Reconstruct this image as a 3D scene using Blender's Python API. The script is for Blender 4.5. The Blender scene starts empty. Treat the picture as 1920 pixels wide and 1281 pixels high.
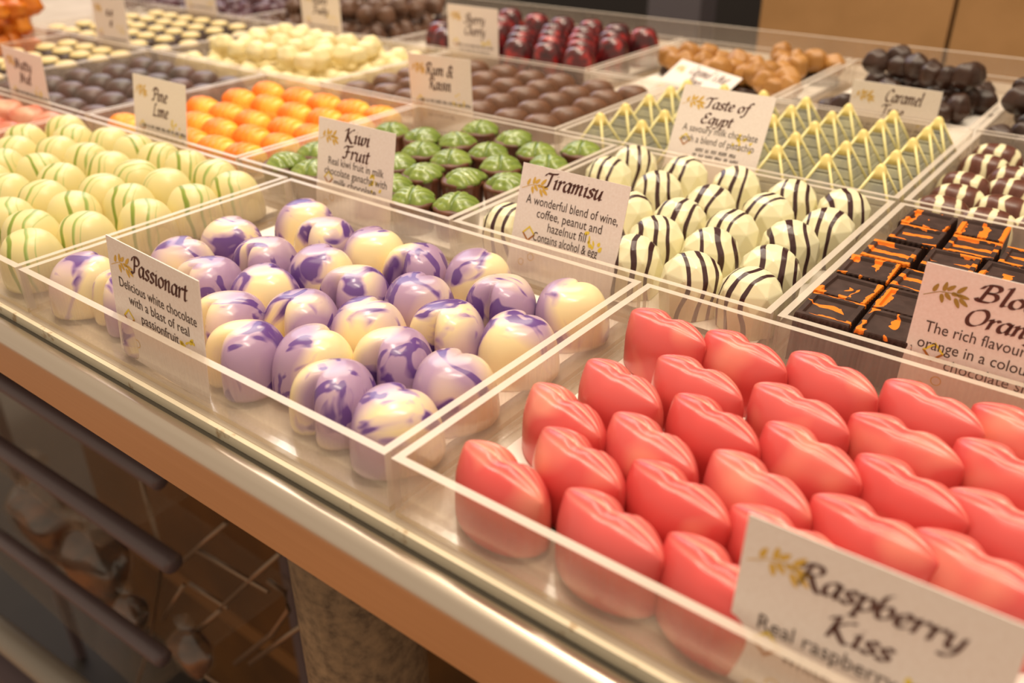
import bpy, bmesh, math, random
from mathutils import Vector, Matrix, Euler
random.seed(7)
S = bpy.context.scene
COL = S.collection

# ------------------------------------------------------------------ camera
cd = bpy.data.cameras.new('camera'); cam = bpy.data.objects.new('camera', cd); COL.objects.link(cam)
cd.sensor_width = 36.0; cd.lens = 1651.79 / 1920 * 36.0
cd.clip_start = 0.01; cd.clip_end = 50
cam.location = (0.34492, -0.13048, 0.14173)
cam.rotation_euler = (math.radians(60.8345), math.radians(0.3326), math.radians(37.6147))
cd.dof.use_dof = True; cd.dof.focus_distance = 0.315; cd.dof.aperture_fstop = 10.0
S.camera = cam
# ------------------------------------------------------------------ world, lights, exposure
S.view_settings.view_transform = 'Standard'; S.view_settings.look = 'None'
S.view_settings.gamma = 1.0; S.view_settings.use_curve_mapping = False
S.view_settings.exposure = -0.14
S.cycles.transparent_max_bounces = 64
S.cycles.max_bounces = 10
S.cycles.diffuse_bounces = 5
S.cycles.glossy_bounces = 4
S.cycles.caustics_reflective = False; S.cycles.caustics_refractive = False
S.cycles.sample_clamp_indirect = 4.0
wd_ = bpy.data.worlds.new('shop_air'); S.world = wd_; wd_.use_nodes = True
bgn = wd_.node_tree.nodes['Background']
bgn.inputs[0].default_value = (1.0, 0.80, 0.60, 1); bgn.inputs[1].default_value = 0.70

def area(name, loc, target, sx, sy, power, color):
    l = bpy.data.lights.new(name, 'AREA'); l.shape = 'RECTANGLE'; l.size = sx; l.size_y = sy
    l.energy = power; l.color = color
    o = bpy.data.objects.new(name, l); COL.objects.link(o); o.location = loc
    d = Vector(target) - Vector(loc)
    o.rotation_euler = d.to_track_quat('-Z', 'Y').to_euler()
    return o
area('ceiling_panel_light', (0.25, 0.25, 1.9), (0.1, 0.25, 0), 1.5, 1.5, 27.0, (1.0, 0.83, 0.62))
area('tube_light', (0.55, 0.1, 1.5), (0.2, 0.1, 0), 0.05, 0.7, 8.0, (1.0, 0.86, 0.68))
area('tube_light', (-0.35, 0.55, 1.5), (0.0, 0.25, 0), 0.05, 0.7, 8.0, (1.0, 0.86, 0.68))
area('back_ceiling_panel_light', (-1.0, 1.25, 1.35), (0.1, 0.1, 0), 1.2, 0.7, 14.0, (1.0, 0.88, 0.72))
area('window_daylight', (-1.9, 1.5, 1.1), (0.1, 0.2, 0), 1.1, 1.2, 9.0, (0.70, 0.74, 1.0))

# ------------------------------------------------------------------ materials
def lin(c):
    c = c.lstrip('#'); r = []
    for i in (0, 2, 4):
        v = int(c[i:i+2], 16) / 255
        r.append(v / 12.92 if v <= .04045 else ((v + .055) / 1.055) ** 2.4)
    return (*r, 1)
class NT:
    def __init__(s, name):
        s.m = bpy.data.materials.new(name); s.m.use_nodes = True
        s.t = s.m.node_tree; s.n = s.t.nodes; s.l = s.t.links
        s.b = s.n['Principled BSDF']; s.out = s.n['Material Output']
    def add(s, typ, ins=None, **kw):
        n = s.n.new(typ)
        for k, v in kw.items(): setattr(n, k, v)
        for k, v in (ins or {}).items():
            if isinstance(v, tuple) and len(v) == 2 and hasattr(v[0], 'outputs'): s.l.new(v[0].outputs[v[1]], n.inputs[k])
            elif hasattr(v, 'outputs'): s.l.new(v.outputs[0], n.inputs[k])
            else: n.inputs[k].default_value = v
        return n
    def math(s, op, a, b=None, c=None):
        ins = {0: a}
        if b is not None: ins[1] = b
        if c is not None: ins[2] = c
        return s.add('ShaderNodeMath', ins, operation=op)
    def ramp(s, fac, stops, interp='LINEAR'):
        r = s.add('ShaderNodeValToRGB', {0: fac}); cr = r.color_ramp; cr.interpolation = interp
        while len(cr.elements) < len(stops): cr.elements.new(0.5)
        for e, (p, c) in zip(cr.elements, stops):
            e.position = p; e.color = lin(c) if isinstance(c, str) else (c, c, c, 1)
        return r
    def mix(s, fac, a, b):
        n = s.n.new('ShaderNodeMix'); n.data_type = 'RGBA'
        for idx, v in ((0, fac), (6, a), (7, b)):
            if isinstance(v, str): n.inputs[idx].default_value = lin(v)
            elif hasattr(v, 'outputs'):
                s.l.new(v.outputs[2 if v.bl_idname == 'ShaderNodeMix' else 0], n.inputs[idx])
            else: n.inputs[idx].default_value = v
        return n
    def col(s, v):
        if isinstance(v, str): s.b.inputs['Base Color'].default_value = lin(v)
        else: s.l.new(v.outputs[2 if v.bl_idname == 'ShaderNodeMix' else 0], s.b.inputs['Base Color'])
    def rough(s, r, spec=0.5): s.b.inputs['Roughness'].default_value = r; s.b.inputs['Specular IOR Level'].default_value = spec
    def sss(s, w, rad=(.006, .004, .002)):
        s.b.inputs['Subsurface Weight'].default_value = w; s.b.inputs['Subsurface Radius'].default_value = rad
        s.b.inputs['Subsurface Scale'].default_value = 1.0
    def bump(s, h, strength=.3, dist=.001):
        n = s.add('ShaderNodeBump', {'Height': h, 'Strength': strength, 'Distance': dist}); s.l.new(n.outputs[0], s.b.inputs['Normal'])
    def obj(s, scale=1.0, rnd=True):
        tc = s.add('ShaderNodeTexCoord')
        v = s.add('ShaderNodeVectorMath', {0: (tc, 'Object'), 3: scale}, operation='SCALE')
        if rnd:
            oi = s.add('ShaderNodeObjectInfo'); m_ = s.math('MULTIPLY', (oi, 'Random'), 37.0)
            v = s.add('ShaderNodeVectorMath', {0: v, 1: m_}, operation='ADD')
        return v
    def noise(s, vec, scale, detail=2.0, rough=.5, dist=0.0, out=0):
        return s.add('ShaderNodeTexNoise', {'Vector': vec, 'Scale': scale, 'Detail': detail, 'Roughness': rough, 'Distortion': dist})
    def sep(s):
        tc = s.add('ShaderNodeTexCoord'); return s.add('ShaderNodeSeparateXYZ', {0: (tc, 'Object')})
    def rnd(s):
        return s.add('ShaderNodeObjectInfo')
def simple(name, c, r=.5, metal=0.0, spec=.5, noise=None, bump=None, sss=0):
    k = NT(name); k.rough(r, spec); k.b.inputs['Metallic'].default_value = metal
    if noise:
        c2, sc = noise; nz = k.noise(k.obj(1.0), sc, 4.0); k.col(k.mix(k.ramp(nz, [(.35, 0.0), (.65, 1.0)]), c, c2))
    else: k.col(c)
    if bump: k.bump(k.noise(k.obj(1.0), bump[0], 3.0), bump[1], bump[2])
    if sss: k.sss(sss)
    return k.m

M = {}
# clear acrylic: mostly see-through, faint milky scratches, fresnel gloss
k = NT('clear_acrylic')
tr = k.add('ShaderNodeBsdfTransparent', {0: (.985, .975, .96, 1)})
gl = k.add('ShaderNodeBsdfGlossy', {0: (1, 1, 1, 1), 'Roughness': .16})
df = k.add('ShaderNodeBsdfDiffuse', {0: lin('#fff4e8')}); tl = k.add('ShaderNodeBsdfTranslucent', {0: lin('#fff4e8')})
mk = k.add('ShaderNodeMixShader', {0: .5, 1: df, 2: tl})
tcx = k.add('ShaderNodeTexCoord'); mp = k.add('ShaderNodeMapping', {0: (tcx, 'Object'), 'Scale': (900, 900, 60)})
sc = k.noise(mp, 1.0, 3.0); scr = k.ramp(sc, [(.35, .07), (.8, .16)])
m1 = k.add('ShaderNodeMixShader', {0: scr, 1: tr, 2: mk})
fr = k.add('ShaderNodeFresnel', {'IOR': 1.49}); f2 = k.math('MULTIPLY', fr, .18)
m2 = k.add('ShaderNodeMixShader', {0: f2, 1: m1, 2: gl}); k.l.new(m2.outputs[0], k.out.inputs[0]); M['acrylic'] = k.m
# sawn acrylic edge: frosted, catches the light
k = NT('frosted_acrylic_edge')
tr = k.add('ShaderNodeBsdfTransparent', {0: (1, .98, .95, 1)})
k.col('#e2d5c6'); k.rough(.3); mm = k.add('ShaderNodeMixShader', {0: .68, 1: tr, 2: (k.b, 0)}); k.l.new(mm.outputs[0], k.out.inputs[0]); M['edge'] = k.m
k = NT('acrylic_base_edge')
tr = k.add('ShaderNodeBsdfTransparent', {0: (1, .97, .92, 1)})
k.col('#dcc6a2'); k.rough(.3); mm = k.add('ShaderNodeMixShader', {0: .5, 1: tr, 2: (k.b, 0)}); k.l.new(mm.outputs[0], k.out.inputs[0]); M['base_edge'] = k.m
k = NT('clear_plastic_film')
tr = k.add('ShaderNodeBsdfTransparent', {0: (.97, .95, .92, 1)}); gl = k.add('ShaderNodeBsdfGlossy', {0: (1, 1, 1, 1), 'Roughness': .12})
df = k.add('ShaderNodeBsdfDiffuse', {0: lin('#e8d8c4')}); m1 = k.add('ShaderNodeMixShader', {0: .05, 1: tr, 2: df})
m2 = k.add('ShaderNodeMixShader', {0: .06, 1: m1, 2: gl}); k.l.new(m2.outputs[0], k.out.inputs[0]); M['film'] = k.m
M['paper'] = simple('white_liner_paper', '#f7f1e8', .75)
# marbled heart
k = NT('marbled_white_chocolate')
v = k.obj(44.0); nz = k.noise(v, 1.0, 2.2, .45, 1.9)
big = k.noise(k.obj(38.0), 1.0, .5, .4, .3)
sp = k.sep(); gx = k.math('MULTIPLY_ADD', (sp, 0), 15.0, .06)
a1 = k.math('ADD', big, gx)
ring = k.math('PINGPONG', k.math('MULTIPLY', nz, 4.6), 1.0)
sharp = k.ramp(ring, [(.30, 0.0), (.46, .35), (.62, .55), (.80, 1.0)])
mask = k.ramp(a1, [(.40, 0.0), (.50, 1.0)])
fac = k.math('MULTIPLY', sharp, mask)
hz = k.math('MULTIPLY', k.ramp(a1, [(.44, 0.0), (.66, 1.0)]), .58)
fac2 = k.math('MAXIMUM', fac, hz)
c_ = k.ramp(fac2, [(0.0, '#f1ddac'), (.3, '#d8bfb6'), (.6, '#ab8cae'), (.95, '#6b4a8c')])
k.col(c_); k.rough(.2, .55); k.sss(.12); M['heart'] = k.m
# lips
k = NT('pink_lip_chocolate')
oi = k.rnd(); bl = k.noise(k.obj(60.0), 1.0, 1.0)
base = k.mix((oi, 'Random') if False else k.math('MULTIPLY', (oi, 'Random'), .55), '#d1504d', '#da6a67')
blot = k.ramp(bl, [(.54, 0.0), (.76, .8)])
c1 = k.mix(blot, base, '#e8937c')
tcl = k.add('ShaderNodeAttribute', attribute_name='crease')
c2 = k.mix(k.math('MULTIPLY', (tcl, 'Fac'), .95), c1, '#f9b9a0')
k.col(c2); k.rough(.27, .5); k.sss(.18, (.009, .003, .002)); M['lip'] = k.m
# lime egg
k = NT('green_striped_white_chocolate')
sp = k.sep(); v = k.obj(60.0); nz = k.noise(v, 1.0, 1.0); oi = k.rnd()
w = k.math('ADD', k.math('MULTIPLY_ADD', (sp, 0), 34.0, .5), k.math('MULTIPLY_ADD', nz, .22, -.11))
w = k.math('ADD', w, k.math('MULTIPLY_ADD', (oi, 'Random'), .24, -.12))
g = k.ramp(w, [(0.0, '#e2d59a'), (.345, '#e2d59a'), (.36, '#83963a'), (.405, '#8ea045'), (.42, '#e2d59a'), (.56, '#e2d59a'), (.575, '#93a552'), (.60, '#a3b96c'), (.62, '#e2d59a'), (.69, '#e2d59a'), (.70, '#a9bd78'), (.715, '#e2d59a')])
k.col(g); k.rough(.33, .4); k.sss(.12); M['lime'] = k.m
# faceted striped gem
k = NT('dark_striped_white_chocolate')
sp = k.sep(); nz = k.noise(k.obj(45.0), 1.0, .5); oi = k.rnd()
w = k.math('ADD', k.math('MULTIPLY_ADD', (sp, 0), 38.0, .5), k.math('MULTIPLY_ADD', nz, .40, -.20))
w = k.math('ADD', w, k.math('MULTIPLY_ADD', (oi, 'Random'), .20, -.10))
W_, D_ = '#ebe5bf', '#43292a'
g = k.ramp(w, [(0.0, W_), (.20, W_), (.205, D_), (.265, D_), (.27, W_), (.45, W_), (.455, D_), (.54, D_), (.545, W_), (.69, W_), (.695, D_), (.75, D_), (.755, W_)])
k.col(g); k.rough(.24, .5); k.sss(.12); M['gem'] = k.m
M['cup'] = simple('milk_chocolate', '#6e412b', .45, noise=('#5a3221', 200.0))
k = NT('green_leaf_chocolate'); nz = k.noise(k.obj(80.0), 1.0, 2.0); at = k.add('ShaderNodeAttribute', attribute_name='vein')
k.col(k.mix((lambda a: k.math('MULTIPLY', (a, 'Fac'), .8))(at), k.mix(k.ramp(nz, [(.35, 0.0), (.7, 1.0)]), '#7a8e3c', '#96a650'), '#56702c')); k.rough(.2, .6); M['leaf'] = k.m
k = NT('orange_sprayed_chocolate'); sp = k.sep(); nz = k.noise(k.obj(90.0), 1.0, 2.0)
w = k.math('ADD', k.math('MULTIPLY_ADD', (sp, 0), 38.0, .42), k.math('MULTIPLY_ADD', nz, .8, -.40))
k.col(k.ramp(w, [(.2, '#f07f22'), (.5, '#f79a30'), (.85, '#fbc94e')])); k.rough(.35, .4); k.sss(.1, (.006, .003, .001)); M['pine'] = k.m
M['pyr'] = simple('pale_green_chocolate', '#b0ad90', .5, noise=('#929286', 120.0))
M['rib'] = simple('cream_yellow_chocolate', '#efe4a0', .42)
M['tip'] = simple('yellow_chocolate_tip', '#f2dd8d', .42)
# blood orange block
k = NT('dark_chocolate_with_orange_drizzle')
tc = k.add('ShaderNodeTexCoord'); oi = k.rnd(); ge = k.add('ShaderNodeSeparateXYZ', {0: (tc, 'Object')})
ang = k.math('MULTIPLY', k.math('GREATER_THAN', (oi, 'Random'), .42), 1.5708)
vr = k.add('ShaderNodeVectorRotate', {0: (tc, 'Object'), 'Angle': ang}, rotation_type='Z_AXIS')
sx = k.add('ShaderNodeSeparateXYZ', {0: vr}); nz = k.noise(k.obj(150.0), 1.0, 2.0, .6)
n2 = k.noise(k.obj(70.0), 1.0, 1.0)
wv = k.math('PINGPONG', k.math('ADD', k.math('MULTIPLY', (sx, 0), 235.0), k.math('MULTIPLY_ADD', nz, 1.1, (oi, 'Random'))), 1.0)
br = k.math('MULTIPLY', k.math('GREATER_THAN', wv, .64), k.math('GREATER_THAN', n2, .46))
top = k.math('GREATER_THAN', (ge, 2), .0174)
k.col(k.mix(k.math('MULTIPLY', br, top), k.mix(k.ramp(nz, [(.4, 0.0), (.7, 1.0)]), '#3a2823', '#4a3630'), '#f0801f')); k.rough(.45, .4)
k.bump(k.math('MULTIPLY', br, top), .5, .0008); M['blood'] = k.m
M['rum'] = simple('milk_chocolate_satin', '#765039', .36, noise=('#644430', 150.0), bump=(600.0, .35, .0006))
k = NT('dark_cherry_chocolate'); nz = k.noise(k.obj(110.0), 1.0, 2.0); k.col(k.ramp(nz, [(.36, '#3b1c1e'), (.52, '#5e1d20'), (.66, '#a12a27')])); k.rough(.16, .7); M['cherry'] = k.m
M['tan'] = simple('caramel_chocolate', '#b88445', .38, noise=('#a4733a', 60.0), bump=(90.0, .3, .002))
M['dark'] = simple('dark_chocolate', '#3e2518', .38, noise=('#301c13', 60.0), bump=(90.0, .3, .002))
k = NT('white_striped_dark_chocolate'); sp = k.sep(); nz = k.noise(k.obj(90.0), 1.0, 2.0); oi = k.rnd()
w = k.math('PINGPONG', k.math('ADD', k.math('MULTIPLY', (sp, 0), 230.0), k.math('MULTIPLY_ADD', nz, 1.4, (oi, 'Random'))), 1.0)
k.col(k.ramp(w, [(0.0, '#5d3226'), (.62, '#6a4032'), (.72, '#e8dfb4'), (1.0, '#efe7c0')])); k.rough(.3); M['log'] = k.m
M['cream'] = simple('cream_white_chocolate', '#f3e6b6', .5, noise=('#ead9a0', 80.0))
M['truffle'] = simple('dusky_dark_chocolate', '#4f4139', .42, noise=('#63443c', 60.0))
M['dot_base'] = simple('bitter_chocolate_cup', '#48352f', .4)
M['dot_top'] = simple('cream_topping', '#e2cc92', .5)
M['rough_brown'] = simple('rough_milk_chocolate', '#6b4c3a', .5, noise=('#543828', 70.0), bump=(120.0, .5, .003))
M['peel'] = simple('candied_orange_peel', '#e08a2c', .35, noise=('#c96616', 50.0), bump=(90.0, .4, .003))
M['red'] = simple('red_orange_chocolate', '#c8573a', .4, noise=('#e8b698', 60.0))
M['plum'] = simple('plum_dark_chocolate', '#4a2f33', .4, noise=('#5e3c46', 60.0))
# card
k = NT('printed_card'); nz = k.noise(k.obj(900.0, False), 1.0, 2.0); k.col(k.mix(k.ramp(nz, [(.3, 0.0), (.7, 1.0)]), '#f3e9e2', '#ecdfd6')); k.rough(.6, .3); M['card'] = k.m
M['ink'] = simple('brown_heading_ink', '#5c342c', .6); M['text'] = simple('dark_text_ink', '#4c3a33', .6)
M['gold'] = simple('gold_print', '#dcb24a', .6); M['yellow_ink'] = simple('yellow_print', '#ecd043', .6)
M['olive'] = simple('olive_gold_print', '#a5893a', .6); M['amber_ink'] = simple('amber_print', '#b3712c', .6)
# counter
k = NT('brushed_steel'); tc = k.add('ShaderNodeTexCoord'); mp = k.add('ShaderNodeMapping', {0: (tc, 'Object'), 'Scale': (6, 400, 900)})
nz = k.noise(mp, 1.0, 3.0); k.col(k.mix(nz, '#cdbfae', '#d8ccbc')); k.b.inputs['Metallic'].default_value = 1.0; k.rough(.3); k.bump(nz, .06, .0005); M['steel'] = k.m
M['shelf'] = simple('worn_shelf_board', '#c2b4a2', .55, noise=('#b3a491', 25.0))
k = NT('cream_board_edge'); nz = k.noise(k.obj(150.0, False), 1.0, 4.0); k.col(k.ramp(nz, [(.3, '#efe2c6'), (.62, '#ece0c4'), (.74, '#b08a58')])); k.rough(.7); M['board_edge'] = k.m
k = NT('rusty_painted_tube'); n1 = k.noise(k.obj(150.0, False), 1.0, 4.0, .6); k.col(k.ramp(n1, [(.30, '#5c4936'), (.48, '#7d654c'), (.65, '#8d7255')])); k.rough(.55, .3); k.b.inputs['Metallic'].default_value = .25; k.bump(n1, .1, .0005); M['leg'] = k.m
M['gap'] = simple('dark_seam', '#3f382c', .7)
M['wire'] = simple('dull_plated_wire', '#8c7763', .4, metal=.7)
M['bar'] = simple('grey_plastic_bar', '#64575a', .35)
M['pale_bar'] = simple('pale_grey_bar', '#8d867b', .4)
M['cardboard'] = simple('brown_cardboard', '#b88d5c', .8, noise=('#ab8252', 14.0))
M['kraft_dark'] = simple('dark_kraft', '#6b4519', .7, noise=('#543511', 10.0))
M['tape'] = simple('packing_tape', '#8c6238', .3)
M['black'] = simple('black_panel', '#1c1613', .5); M['slate'] = simple('slate_grey_post', '#57535a', .5)
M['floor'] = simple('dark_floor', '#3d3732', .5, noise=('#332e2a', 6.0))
M['floor_wood'] = simple('warm_wood_floor', '#c48856', .5, noise=('#ae774b', 4.0))
M['bagfill'] = simple('bagged_sweets', '#7a4e30', .5, noise=('#2f1d16', 45.0))
# ------------------------------------------------------------------ mesh helpers
def mesh(name, V, F, mats, smooth=True, idx=None, attr=None):
    me = bpy.data.meshes.new(name); me.from_pydata([tuple(v) for v in V], [], F)
    for m in (mats if isinstance(mats, (list, tuple)) else [mats]): me.materials.append(M[m])
    if idx: me.polygons.foreach_set('material_index', idx)
    me.polygons.foreach_set('use_smooth', [smooth] * len(F))
    for an, vals in (attr or {}).items():
        a = me.attributes.new(an, 'FLOAT', 'POINT'); a.data.foreach_set('value', vals)
    me.update(); return me
def link(name, me, parent=None, loc=(0, 0, 0), rot=(0, 0, 0), scale=None):
    o = bpy.data.objects.new(name, me); COL.objects.link(o)
    o.location = loc; o.rotation_euler = rot
    if scale: o.scale = scale if isinstance(scale, tuple) else (scale,) * 3
    o.parent = parent; return o
def tag(o, label, cat, group=None):
    o['label'] = label; o['category'] = cat
    if group: o['group'] = group
    return o
def thing(name, label, cat, loc=(0, 0, 0), rot=(0, 0, 0), group=None):
    return tag(link(name, None, None, loc, rot), label, cat, group)
class MB:
    def __init__(s): s.V = []; s.F = []; s.I = []
    def add(s, V, F, mi=0):
        b = len(s.V); s.V += [tuple(v) for v in V]; s.F += [tuple(i + b for i in f) for f in F]; s.I += [mi] * len(F)
    def box(s, x0, x1, y0, y1, z0, z1, mi=0, top=None, bev=0):
        V = [(x0, y0, z0), (x1, y0, z0), (x1, y1, z0), (x0, y1, z0), (x0, y0, z1), (x1, y0, z1), (x1, y1, z1), (x0, y1, z1)]
        F = [(0, 3, 2, 1), (0, 1, 5, 4), (1, 2, 6, 5), (2, 3, 7, 6), (3, 0, 4, 7)]
        b = len(s.V); s.add(V, F, mi); s.F.append((b + 4, b + 5, b + 6, b + 7)); s.I.append(mi if top is None else top)
    def rings(s, R, cap0=True, cap1=True, mi=0, closed=True):
        b = len(s.V); n = len(R[0])
        for r in R: s.V += [tuple(p) for p in r]
        for i in range(len(R) - 1):
            for j in range(n if closed else n - 1):
                k = (j + 1) % n
                s.F.append((b + i * n + j, b + i * n + k, b + (i + 1) * n + k, b + (i + 1) * n + j)); s.I.append(mi)
        if cap0: s.F.append(tuple(b + j for j in reversed(range(n)))); s.I.append(mi)
        if cap1: s.F.append(tuple(b + (len(R) - 1) * n + j for j in range(n))); s.I.append(mi)
    def tube(s, P, r, n=10, mi=0):
        P = [Vector(p) for p in P]; R = []
        up = Vector((0, 0, 1))
        for i, p in enumerate(P):
            d = (P[min(i + 1, len(P) - 1)] - P[max(i - 1, 0)]).normalized()
            a = d.cross(up if abs(d.z) < .95 else Vector((1, 0, 0))).normalized(); c = a.cross(d).normalized()
            R.append([p + (a * math.cos(t) + c * math.sin(t)) * r for t in [2 * math.pi * k / n for k in range(n)]])
        s.rings(R, mi=mi)
    def mesh(s, name, mats, smooth=False, **k): return mesh(name, s.V, s.F, mats, smooth, s.I, **k)
def dome(outline, H, n=12, p=.72, q=.95, melt=0.0, foot=0.0, nt=40):
    """rings of a rounded dome over a star-shaped outline r(theta); base at z=0"""
    R = []; ths = [2 * math.pi * k / nt for k in range(nt)]
    base = [outline(t) for t in ths]; avg = sum(base) / nt
    if foot: R.append([(b * foot * math.cos(t), b * foot * math.sin(t), 0) for b, t in zip(base, ths)])
    for i in range(n + 1):
        u = i / n; a = u * math.pi / 2 * .985; sc = math.cos(a) ** p; z = H * math.sin(a) ** q
        if foot: z = H * .06 + z * .94
        bl = melt * u * u
        R.append([((b * (1 - bl) + avg * bl) * sc * math.cos(t), (b * (1 - bl) + avg * bl) * sc * math.sin(t), z) for b, t in zip(base, ths)])
    return R
ME = {}
# marbled heart: two lobes with a deep cleft at -y, rounded tip at +y
def heart_r(t):
    d = math.atan2(math.sin(t + math.pi / 2), math.cos(t + math.pi / 2)); e = math.atan2(math.sin(t - math.pi / 2), math.cos(t - math.pi / 2))
    return .0147 * (1 - .54 * math.exp(-(abs(d) / .37) ** 1.4) + .10 * math.exp(-(e / .5) ** 2) - .04 * math.exp(-((abs(e) - 1.0) / .5) ** 2))
b = MB(); b.rings(dome(heart_r, .0208, 16, .52, .95, melt=.12, foot=.97, nt=72)); ME['heart'] = b.mesh('marbled_heart', 'heart', True)
# lips: grid from lower lip (-y) over the top to the bowed upper lip (+y)
def lips_mesh():
    nx, nv = 48, 70; a, bb, H = .0166, .0112, .0215; V = []; A = []
    for i in range(nx + 1):
        x = -1 + 2 * i / nx; x = math.sin(x * math.pi / 2) * .999
        e = (1 - abs(x) ** 2.0)
        lo = -bb * (.10 + .90 * e ** .62)
        up = bb * (.10 + .86 * e ** .66) * (1 - .30 * math.exp(-((x + .02) / .20) ** 2))
        Hx = H * (.76 + .24 * e ** .6) * (1 - .05 * math.exp(-((x + .02) / .2) ** 2))
        ym = (lo + up) / 2; hw = (up - lo) / 2
        for j in range(nv + 1):
            v = -1 + 2 * j / nv
            # superellipse section: steep walls, domed top
            if abs(v) > .72:
                tt = (1 - abs(v)) / .28; z = Hx * .52 * tt; yy = math.copysign(1 - .05 * tt * tt, v); cr = 0
            else:
                w = v / .72; z = Hx * (.52 + .48 * (1 - abs(w) ** 2.2) ** .75); yy = w * .95
                cr = 0
                for c0, amp, wd in ((.03, 1.0, .055), (.30, .6, .05), (.52, .4, .05), (-.34, .3, .06)):
                    c = (bb * (e ** .7 * c0 + .05 * math.sin(x * 2.6)) - ym) / hw / .95
                    g = amp * math.exp(-((w - c) / wd) ** 2); cr = max(cr, g)
                z -= .0011 * cr * e
            V.append((x * a, ym + yy * hw, z)); A.append(cr * (.25 + .75 * e) if abs(v) <= .72 else 0)
    F = []
    n = nv + 1
    for i in range(nx):
        for j in range(nv): F.append((i * n + j, (i + 1) * n + j, (i + 1) * n + j + 1, i * n + j + 1))
    F.append(tuple(j for j in range(n))); F.append(tuple(nx * n + j for j in reversed(range(n))))
    F.append(tuple([i * n for i in range(nx + 1)][::-1] + [i * n + nv for i in range(nx + 1)]))
    return mesh('lip_chocolate', V, F, 'lip', True, None, {'crease': A})
ME['lip'] = lips_mesh()
b = MB(); b.rings(dome(lambda t: .0134, .0225, 14, .62, .95, foot=.95, nt=40)); ME['lime'] = b.mesh('striped_dome', 'lime', True)
# faceted gem
def gem():
    n = 8; R = []
    for z, s, sh in ((0, .92, 0), (.0100, 1.0, 0), (.0172, .90, .5), (.0215, .62, 0), (.0235, .32, .5)):
        R.append([(.0128 * s * math.cos(2 * math.pi * (k + sh) / n), .0126 * s * math.sin(2 * math.pi * (k + sh) / n), z) for k in range(n)])
    m_ = MB()
    for r in R: m_.V += r
    def f(*q): m_.F.append(q); m_.I.append(0)
    f(*reversed(range(n)))
    for j in range(n): f(j, (j + 1) % n, n + (j + 1) % n, n + j)
    for lev in (1, 2, 3):
        o, p_ = lev * n, (lev + 1) * n; up = (lev != 2)
        for j in range(n):
            k = (j + 1) % n
            if up: f(o + j, o + k, p_ + j); f(p_ + j, o + k, p_ + k)
            else: f(o + j, o + k, p_ + k); f(o + j, p_ + k, p_ + j)
    f(*[4 * n + j for j in range(n)])
    me = m_.mesh('faceted_dome', 'gem', False)
    bm = bmesh.new(); bm.from_mesh(me); bmesh.ops.bevel(bm, geom=bm.edges[:], offset=.00025, segments=1, affect='EDGES'); bm.to_mesh(me); bm.free()
    return me
ME['gem'] = gem()
# kiwi: fluted cup + lobed leaf
nt = 72; R = []
for z, r in ((0, .0092), (.002, .0096), (.0125, .0108), (.0138, .0112), (.0150, .0108), (.0152, .009)):
    R.append([(r * (1 + (.035 * math.cos(18 * t) if z < .0137 else 0)) * math.cos(t), r * (1 + (.035 * math.cos(18 * t) if z < .0137 else 0)) * math.sin(t), z) for t in [2 * math.pi * k / nt for k in range(nt)]])
b = MB(); b.rings(R); ME['cup'] = b.mesh('fluted_cup', 'cup', True)
def leaf():
    V = []; A = []; nt, nr = 96, 12
    for i in range(nr + 1):
        u = i / nr
        for k in range(nt):
            t = 2 * math.pi * k / nt
            d = abs(math.atan2(math.sin(t - math.pi / 2), math.cos(t - math.pi / 2)))
            r = .0112 * (1 + .16 * math.exp(-(d / .3) ** 2) - .14 * math.exp(-((math.pi - d) / .4) ** 2))
            r *= 1 - .10 * abs(math.sin(d * 3.6)) ** 3 * (d > .3)
            x = r * u * math.cos(t) * 1.06; y = r * u * math.sin(t)
            z = .0060 * (1 - u ** 2.4) ** .8
            mid = math.exp(-(x / .0008) ** 2)
            # side veins rise from the midrib towards the tip
            s = (y - abs(x) * .75) / .0042; sv = math.exp(-((s - round(s)) / .16) ** 2) * min(1, abs(x) / .003)
            g = max(mid, sv * .8) * (u < .97); z -= .0008 * g
            V.append((x, y, z)); A.append(g)
    F = []
    for i in range(nr):
        for k in range(nt):
            l = (k + 1) % nt; F.append((i * nt + k, (i + 1) * nt + k, (i + 1) * nt + l, i * nt + l))
    F.append(tuple(nr * nt + k for k in reversed(range(nt))))
    return mesh('leaf', V, F, 'leaf', True, None, {'vein': A})
ME['leaf'] = leaf()
# orange ridged oval, long axis x
R = []; nt = 40
for i in range(57):
    u = -1 + 2 * i / 56; w = max(0, 1 - abs(u) ** 2.3) ** .55; rid = 1 - .15 * (math.cos(u * 19) * .5 + .5)
    R.append([(u * .0140, .0100 * w * rid * math.cos(t), max(0, .0085 + .0085 * w * rid * math.sin(t) * (1 if math.sin(t) > 0 else 1.0))) for t in [2 * math.pi * k / nt for k in range(nt)]])
b = MB(); b.rings(R); ME['pine'] = b.mesh('ridged_oval', 'pine', True)
# pyramid: layered body, four edge ribs, tip
b = MB(); hb, hh, NL = .0130, .0270, 5
for i in range(NL):
    z0, z1 = hh * .86 * i / NL, hh * .86 * (i + 1) / NL; s0 = hb * (1 - z0 / hh); s1 = hb * (1 - (z1 - .0004) / hh)
    b.rings([[(s * cx, s * cy, z) for cx, cy in ((-1, -1), (1, -1), (1, 1), (-1, 1))] for s, z in ((s0, z0), (s1 + .0004, z1 - .0010), (s1 - .0014, z1 - .0003))])
ME['pyr'] = b.mesh('layered_body', 'pyr', False)
def rib_m(cx, cy):
    m_ = MB(); m_.tube([(cx * hb * .985, cy * hb * .985, .0008), (cx * hb * .13, cy * hb * .13, hh * .87)], .00080, 6); return m_.mesh('edge_rib', 'rib', True)
ME['ribs'] = [rib_m(cx, cy) for cx, cy in ((-1, -1), (1, -1), (1, 1), (-1, 1))]
b = MB(); s0 = hb * .27
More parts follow.
